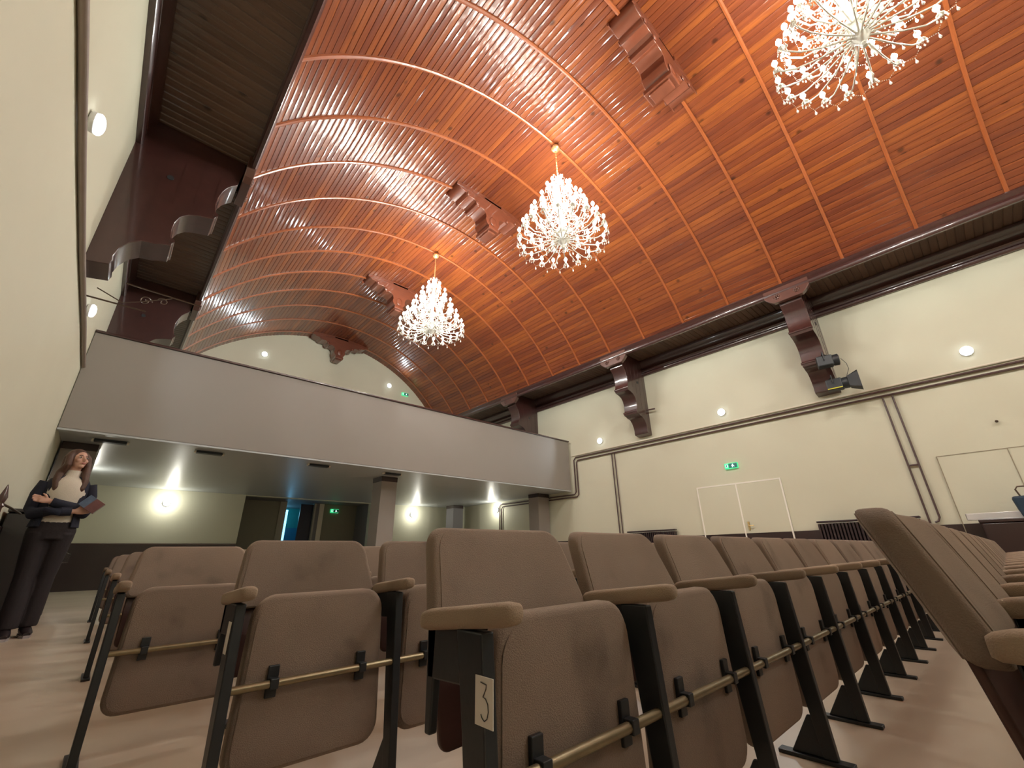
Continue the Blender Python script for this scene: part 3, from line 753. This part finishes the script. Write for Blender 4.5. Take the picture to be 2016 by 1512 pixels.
MB().box(-.146, -.142, -.08, .06, .10, .20).build('pocket_patch', M['greenoff'], bg)

# ------------------------------------------------------------------ far left: piano and stand
pn = empty('upright_piano', (XL+.03, 8.2, 0), 'dark glossy upright piano against the left wall behind the woman', 'piano')
blk = mat('black_piano_lacquer', (.016, .014, .018), .25, coat=.8, noise=.2)
MB().box(0, .36, -.78, .78, .04, 1.18).build('piano_case', blk, pn, bevel=.015)
MB().box(0, .40, -.81, .81, 1.18, 1.22).build('top_lid', blk, pn, bevel=.01)
MB().box(.34, .58, -.76, .76, .64, .76).build('key_bed', blk, pn, bevel=.01)
MB().box(.36, .50, -.78, -.70, .0, .64).box(.36, .50, .70, .78, .0, .64).build('leg', blk, pn)
cs = empty('coat_stand', (XL+.15, 5.85, 0), 'dark wooden stand with pointed finial and cross rod at the left edge', 'stand')
MB().lathe([(.12, 0), (.12, .03), (.03, .05), (.020, .10), (.020, 1.10), (.032, 1.12), (.020, 1.14), (.030, 1.19), (.018, 1.24), (.004, 1.30)], n=12).build('post', M['dark'], cs, smooth=True)
MB().tube([(0, -.05, 1.14), (.03, .35, 1.13), (.05, .9, 1.12)], .010, 8).build('cross_rod', M['iron'], cs, smooth=True)

# ------------------------------------------------------------------ theatre seats
PITCH = .478
def make_leg(parent, x):
    """side frame in the plane X = x: post, triangular foot, floor plate, gusset, rear bar"""
    t = .014
    m = MB()
    m.prism([(.0, .012), (.040, .012), (.052, .12), (.084, .40), (.104, .535), (.036, .535)], 'x', x-.013, x+.013)
    m.prism([(.0, .012), (.135, .012), (.066, .125), (.010, .125)], 'x', x-.006, x+.006)
    m.prism([(.060, .535), (.200, .530), (.195, .450), (.085, .455)], 'x', x-.008, x+.008)
    m.prism([(.170, .535), (.200, .530), (.196, .37), (.180, .37)], 'x', x-.008, x+.008)
    lg = m.build('leg', M['steel'], parent, bevel=.003)
    MB().box(x-.020, x+.020, -.040, .175, 0, .012).build('floor_plate', M['steel'], lg, bevel=.002)
    return lg
def make_arm(parent, x):
    m = MB()
    n = 18; secs = []
    # rounded padded armrest, long axis Y, sloping to the rear
    L0, L1 = -.035, .218
    ks = [0, .03, .10, .5, .9, .97, 1.0]; sc_ = [.55, .85, 1, 1, 1, .85, .6]
    vs = []; fs = []
    for f, s_ in zip(ks, sc_):
        y = L0+(L1-L0)*f; zc = .566-.028*f
        for q in range(n):
            a = 2*PI*q/n; cx = math.copysign(abs(math.cos(a))**.7, math.cos(a)); cz = math.copysign(abs(math.sin(a))**.7, math.sin(a))
            vs.append((x+.022*s_*cx, y, zc+.018*s_*cz))
    k = len(ks)
    for i in range(k-1):
        for q in range(n): fs.append((i*n+q, i*n+(q+1) % n, (i+1)*n+(q+1) % n, (i+1)*n+q))
    fs += [tuple(range(n)), tuple(range(k*n-1, (k-1)*n-1, -1))]
    m.add(vs, fs)
    return m.build('armrest', M['fabric2'], parent, smooth=True, autosm=60)
def make_seat():
    root = empty('theatre_seat', (0, 0, 0), '', 'theatre seat')
    make_leg(root, 0); make_arm(root, 0)
    x0, x1 = .026, PITCH-.026
    def bs(u, v): return -.010+.018*v-.008*(1-u*u)*0
    sp = MB().cushion(x0+.004, x1-.004, .125, .550, .050, rc=(.055, .065), puff=.007, taper=.07, bend=lambda u, v: .082+.010*v)
    pad = sp.build('seat_pad', M['fabric'], root)
    br = MB()
    for bx in (.115, .365): MB().box(bx-.014, bx+.014, .046, .056, .298, .374).box(bx-.011, bx+.011, .024, .047, .321, .346).build('hinge_bracket', M['steel'], pad, bevel=.002)
    MB().tube([(0, .036, .333), (PITCH, .036, .333)], .0100, 10).build('pivot_rod', M['rod'], root, smooth=True)
    def bb(u, v): return .215+.072*v**1.1-.020*u*u
    bk = MB().cushion(x0-.018, x1+.018, .508, .708, .045, rc=(.03, .045), puff=.006, taper=.14, bend=lambda u, v: bb(u, v)+.022)
    bk.build('backrest', M['fabric'], root)
    sh = MB().cushion(x0+.002, x1-.002, .33, .56, .012, rc=(.02, .01), puff=0, e=.004, bend=lambda u, v: .214+.045*v-.012*u*u)
    sh.build('back_panel', M['shell'], root)
    return root
seat0 = make_seat()
ORD = ['first', 'second', 'third', 'fourth', 'fifth', 'sixth', 'seventh', 'eighth', 'ninth', 'tenth', 'eleventh', 'twelfth', 'thirteenth', 'fourteenth', 'fifteenth', 'sixteenth', 'seventeenth', 'eighteenth', 'nineteenth']
used = [False]
def row(y, x0, n, rowname, group, from_end=True):
    last = None
    for k in range(n):
        loc = (x0+PITCH*k, y, 0)
        if not used[0]: s = seat0; s.location = loc; used[0] = True
        else: s = copy_tree(seat0, None, loc)
        s['label'] = 'brown theatre seat, %s from the aisle, %s' % (ORD[k], rowname)
        s['group'] = group
        last = s
        if k == 0: first = s
    # closing side frame at the far end
    lg = [c for c in seat0.children if c.name.startswith('leg')][0]; ar = [c for c in seat0.children if c.name.startswith('armrest')][0]
    for o in (lg, ar):
        c = o.copy(); C.objects.link(c); c.parent = last; c.location = (PITCH, 0, 0)
        for g in o.children:
            d = g.copy(); C.objects.link(d); d.parent = c
    return first
Y1 = .562
r1 = row(Y1, .49, 18, 'nearest row facing the camera', 'seats in the nearest facing row')
r1['label'] = 'brown theatre seat at the aisle end of the nearest row, tagged with a 3'
r0 = row(Y1-.73, .81, 17, 'row at the right edge', 'seats in the camera-side row')
r0['label'] = 'brown theatre seat seen edge-on, the largest at the right edge of the picture'
r2 = row(Y1+.86, .325, 18, 'second row facing the camera', 'seats in the second facing row')
r3 = row(Y1+1.74, .105, 18, 'third row facing the camera', 'seats in the third facing row')
r2['label'] = 'brown theatre seat at the aisle end of the second row facing the camera'
r3['label'] = 'leftmost large brown theatre seat, at the aisle end of the third row'
for i, (y, x) in enumerate(((3.15, .35), (3.90, .125), (4.75, .35), (5.60, .115), (6.5, .35), (7.42, .12))):
    rr = row(y, x, 6, '%s row facing the camera' % ORD[i+3], 'seats in the rows farther back')
# paper tags on the aisle side frames
def paper_tag(loc, label, draw, hh=.062, ww=.042):
    e = empty('paper_tag', loc, label, 'paper tag', None)
    MB().box(-.0016, -.0004, -ww/2, ww/2, -hh/2, hh/2).build('paper', M['paper'], e)
    if draw:
        # a handwritten 3; the viewer looks along +X so picture-right is -Y
        P = [(.45, .80), (-.05, .78), (-.55, .84), (.42, .80), (.18, .30), (-.02, .05), (.30, .10), (.55, -.12), (.62, -.42), (.45, -.72), (.12, -.86), (-.20, -.78), (-.38, -.66)]
        P = [(-.42, .86), (.35, .80), (.30, .60), (-.10, .20), (.25, .16), (.55, -.06), (.62, -.40), (.45, -.72), (.12, -.86), (-.18, -.76), (-.36, -.60)]
        pts = [(-.0022, -u*ww*.42, v*hh*.44) for u, v in P]
        MB().tube(pts, .0008, 5).build('handwritten_numeral', M['ink'], e)
    return e
paper_tag((.49-.0135, Y1+.026, .448), 'small white paper tag with a handwritten 3 on the nearest aisle seat leg', True)
paper_tag((.325-.0135, Y1+.86+.055, .455), 'narrow white paper tag on the aisle leg of the second row', False, .075, .03)

# ------------------------------------------------------------------ the woman by the left wall
def woman():
    wx, wy = -.40, 6.50
    e = empty('person', (wx, wy, 0), 'woman in navy cardigan, white top and dark trousers standing with folded arms', 'person', None, math.radians(8))
    skin = mat('fair_skin', (.52, .30, .22), .5, noise=.08, nscale=12)
    hairm = mat('long_brown_hair', (.070, .030, .016), .5, noise=.4, nscale=14, stretch=(6, 6, .6), bump=.4, bscale=60)
    knit = mat('white_knit', (.60, .55, .46), .8, noise=.06, nscale=20, bump=.2, bscale=120)
    navy = mat('navy_wool', (.010, .012, .026), .85, noise=.3, nscale=15, bump=.2, bscale=90)
    trs = mat('dark_trouser_cloth', (.014, .009, .011), .8, noise=.25, nscale=10, bump=.15, bscale=60)
    shoem = mat('dark_leather_shoe', (.018, .012, .014), .4, noise=.2)
    sole = mat('pale_rubber_sole', (.35, .33, .34), .6, noise=.1)
    b = MB()
    # trunk, neck and head
    b.loft([((0, 0, .88), .15, .11), ((0, 0, .98), .17, .125), ((0, -.005, 1.08), .145, .11), ((0, -.01, 1.18), .135, .105), ((0, -.015, 1.30), .155, .12), ((0, -.005, 1.40), .165, .11), ((0, .0, 1.455), .13, .085), ((0, .0, 1.49), .06, .06), ((0, -.008, 1.54), .052, .052), ((0, -.012, 1.60), .05, .054)])
    R = Matrix.Rotation(math.radians(28), 3, 'Z') @ Matrix.Rotation(math.radians(-10), 3, 'X')
    hc = Vector((0, -.012, 1.665))
    def hp(x, y, z): return tuple(hc+R @ Vector((x, y, z)))
    b.ell(hp(0, .012, .025), (.074, .092, .088), R, 18, 12)            # skull
    b.ell(hp(0, -.018, -.035), (.056, .066, .072), R, 18, 12)          # jaw and cheeks
    b.ell(hp(0, -.062, -.082), (.026, .022, .020), R, 12, 8)           # chin
    b.ell(hp(0, -.090, -.018), (.012, .022, .024), R, 10, 8)           # nose
    b.ell(hp(0, -.078, .008), (.009, .016, .024), R, 10, 8)
    b.ell(hp(0, -.078, -.052), (.024, .012, .010), R, 10, 8)           # lips
    for s in (-1, 1):
        b.ell(hp(s*.074, .012, -.012), (.010, .018, .028), R, 10, 8)   # ears
        b.ell(hp(s*.034, -.062, -.022), (.022, .020, .022), R, 10, 8)  # cheekbones
    # legs
    for s, fy in ((-1, -.05), (1, .06)):
        b.loft([((s*.075, 0, .93), .085, .10), ((s*.078, fy*.2, .75), .078, .085), ((s*.075, fy*.5, .52), .054, .060), ((s*.070, fy*.8, .38), .052, .058), ((s*.068, fy, .12), .034, .040), ((s*.068, fy, .06), .034, .042)], 14)
        b.loft([((s*.068, fy+.05, .055), .034, .04), ((s*.070, fy-.04, .045), .036, .035), ((s*.074, fy-.14, .03), .036, .022)], 12)
    # arms: upper arms down, forearms folded across the waist
    SH = 1.415
    armL = [((-.160, 0, SH), .047, .052), ((-.195, .005, 1.30), .043, .047), ((-.205, -.01, 1.15), .038, .040), ((-.185, -.07, 1.10), .038, .04), ((-.10, -.165, 1.12), .034, .034), ((.03, -.185, 1.125), .028, .026), ((.09, -.18, 1.13), .026, .020)]
    armR = [((.160, 0, SH), .047, .052), ((.195, .005, 1.30), .043, .047), ((.205, -.01, 1.16), .038, .040), ((.185, -.07, 1.12), .038, .04), ((.08, -.15, 1.17), .034, .034), ((-.05, -.165, 1.20), .028, .026), ((-.10, -.165, 1.215), .026, .020)]
    for A in (armL, armR): b.loft(A, 12)
    # hands with separate fingers
    def hand(c, d, up, mir):
        c = Vector(c); d = Vector(d).normalized(); up = Vector(up).normalized(); nrm = d.cross(up).normalized()*mir
        b.loft([(c-d*.03, .024, .016), (c, .036, .015), (c+d*.045, .038, .013)], 12)
        for i, (o, ln) in enumerate(((.028, .062), (.010, .070), (-.009, .066), (-.026, .052))):
            p0 = c+d*.04+up*o; p1 = p0+d*ln*.45; p2 = p1+(d*.8+nrm*.5).normalized()*ln*.33; p3 = p2+(d*.5+nrm*.85).normalized()*ln*.27
            b.tube([p0, p1, p2, p3], [.0088, .0085, .0078, .006], 8)
        t0 = c-d*.005+up*.028; t1 = t0+(up*.7+d*.6+nrm*.2).normalized()*.032; t2 = t1+(d*.9+up*.2+nrm*.3).normalized()*.026
        b.tube([t0, t1, t2], [.011, .010, .007], 8)
    hand((.125, -.185, 1.135), (1, -.05, .12), (0, 0, 1), 1)
    hand((-.135, -.165, 1.225), (-1, .1, .22), (0, 0, 1), -1)
    body = b.build('body', skin, e, smooth=True)
    rm = body.modifiers.new('remesh', 'REMESH'); rm.mode = 'VOXEL'; rm.voxel_size = .0062; rm.use_smooth_shade = True
    sm = body.modifiers.new('smooth', 'SMOOTH'); sm.factor = .5; sm.iterations = 2
    # face details
    dark = mat('dark_eye', (.02, .012, .01), .2, noise=.1); whit = mat('eye_white', (.6, .58, .55), .3, noise=.03)
    for s in (-1, 1):
        MB().ell(hp(s*.030, -.0735, .010), (.013, .008, .007), R, 10, 8).build('eye', whit, e, smooth=True)
        MB().ell(hp(s*.030, -.080, .010), (.0062, .004, .0062), R, 10, 8).build('iris', dark, e, smooth=True)
        MB().tube([hp(s*.014, -.085, .026), hp(s*.030, -.086, .031), hp(s*.046, -.076, .027)], .0032, 6).build('eyebrow', hairm, e)
    MB().ell(hp(0, -.091, -.054), (.022, .005, .0065), R, 10, 8).build('lips', mat('pink_lips', (.42, .15, .13), .4, noise=.05), e, smooth=True)
    # hair
    h = MB()
    h.ell(hp(0, .024, .040), (.086, .094, .090), R, 20, 14)
    h.ell(hp(0, .050, -.02), (.080, .070, .11), R, 16, 12)
    for s, ys, ln in ((-1, -.02, .42), (1, -.02, .40), (-.75, .05, .44), (.75, .05, .42), (0, .08, .40)):
        P = [hc+R @ Vector((s*.055, ys*.3+.0, .085)), hc+R @ Vector((s*.086, ys+.005, .03)), hc+R @ Vector((s*.092, ys, -.07)), Vector((s*.095, ys-.02, 1.52)), Vector((s*.105, ys-.055+abs(ys)*.2, 1.44)), Vector((s*.095, ys-.085, 1.36)), Vector((s*.085, ys-.085, 1.68-ln))]
        h.tube(P, [.022, .030, .034, .038, .036, .028, .008], 10)
    hr = h.build('hair', hairm, e, smooth=True)
    rm = hr.modifiers.new('remesh', 'REMESH'); rm.mode = 'VOXEL'; rm.voxel_size = .008; rm.use_smooth_shade = True
    sm = hr.modifiers.new('smooth', 'SMOOTH'); sm.factor = .5; sm.iterations = 3
    # cut the face free: the hair shell is pulled back with a boolean-free trick - it starts behind the face plane
    # clothes
    t = MB().loft([((0, -.003, 1.03), .158, .128), ((0, -.008, 1.10), .152, .122), ((0, -.014, 1.20), .146, .118), ((0, -.022, 1.31), .162, .134), ((0, -.010, 1.40), .170, .122), ((0, .0, 1.46), .128, .092), ((0, -.002, 1.50), .070, .070), ((0, -.006, 1.555), .062, .062)], 24)
    t.build('knit_top', knit, e, smooth=True)
    j = MB()
    # open cardigan: a shell that leaves the front open
    secs = [(.98, .188, .150), (1.10, .172, .138), (1.22, .164, .132), (1.32, .172, .138), (1.40, .176, .128), (1.455, .150, .105), (1.49, .095, .085)]
    vs = []; fs = []; n = 26
    gap = [38, 40, 40, 40, 36, 34, 36]
    for layer in (0, 1):
        for (z, rx, ry), g in zip(secs, gap):
            for k in range(n+1):
                a = math.radians(-90+g+(360-2*g)*k/n); q = -.012*layer
                vs.append(((rx+q)*math.cos(a), (ry+q)*math.sin(a)-.008, z))
    m = len(secs); W_ = n+1
    for layer in (0, 1):
        o = layer*m*W_
        for i in range(m-1):
            for k in range(n): fs.append((o+i*W_+k, o+i*W_+k+1, o+(i+1)*W_+k+1, o+(i+1)*W_+k))
    o = m*W_
    for i in range(m-1):
        for k in (0, n): fs.append((i*W_+k, (i+1)*W_+k, o+(i+1)*W_+k, o+i*W_+k))
    for i in (0, m-1):
        for k in range(n): fs.append((i*W_+k, i*W_+k+1, o+i*W_+k+1, o+i*W_+k))
    j.add(vs, fs)
    jk = j.build('cardigan', navy, e, smooth=True, autosm=60)
    for A, nm in ((armL[:5]+[((.0, -.181, 1.124), .030, .028), ((.075, -.182, 1.128), .028, .023)], 'sleeve'), (armR[:5]+[((-.03, -.162, 1.195), .030, .028), ((-.09, -.165, 1.212), .028, .023)], 'sleeve')):
        MB().loft([(c, rx+.014, ry+.014) for c, rx, ry in A], 14).build(nm, navy, jk, smooth=True)
    tr = MB()
    tr.loft([((0, 0, .86), .178, .135), ((0, 0, .95), .182, .138), ((0, 0, 1.03), .160, .130), ((0, 0, 1.05), .156, .128)], 24)
    for s, fy in ((-1, -.05), (1, .06)):
        tr.loft([((s*.080, 0, .92), .100, .125), ((s*.078, fy*.2, .75), .090, .104), ((s*.072, fy*.5, .52), .074, .082), ((s*.068, fy*.8, .30), .076, .084), ((s*.066, fy, .12), .078, .086), ((s*.066, fy, .085), .076, .084)], 18)
    tro = tr.build('trousers', trs, e, smooth=True)
    rm = tro.modifiers.new('remesh', 'REMESH'); rm.mode = 'VOXEL'; rm.voxel_size = .011; rm.use_smooth_shade = True
    for s, fy in ((-1, -.05), (1, .06)):
        so = MB().loft([((s*.068, fy+.085, .045), .030, .030), ((s*.068, fy+.05, .060), .042, .050), ((s*.070, fy-.05, .050), .044, .042), ((s*.074, fy-.14, .038), .042, .030), ((s*.076, fy-.19, .030), .026, .018)], 14).build('shoe', shoem, e, smooth=True)
        MB().prism([(s*.068-.034, fy+.10), (s*.068+.034, fy+.10), (s*.074+.042, fy-.12), (s*.076+.02, fy-.205), (s*.076-.02, fy-.205), (s*.074-.042, fy-.12)], 'z', 0, .022).build('sole', sole, so)
    # magazines held in the crook of the arm
    g = empty('magazine', (wx+.235, wy-.21, 1.20), 'blue and red magazines held under the arm of the standing woman', 'magazine')
    g.rotation_euler = (math.radians(62), math.radians(-52), math.radians(8))
    MB().box(-.06, .06, -.085, .085, 0, .010).build('pages', M['paper'], g)
    MB().box(-.062, .062, -.087, .015, .0102, .0125).build('red_cover', mat('red_print', (.13, .05, .05), .35, noise=.4, nscale=30), g)
    MB().box(-.062, .062, .015, .087, .0102, .0125).build('blue_cover', mat('blue_print', (.08, .12, .20), .35, noise=.4, nscale=30), g)
    MB().box(-.062, .062, -.087, .087, -.003, -.0002).build('back_cover', M['navyd'], g)
woman()
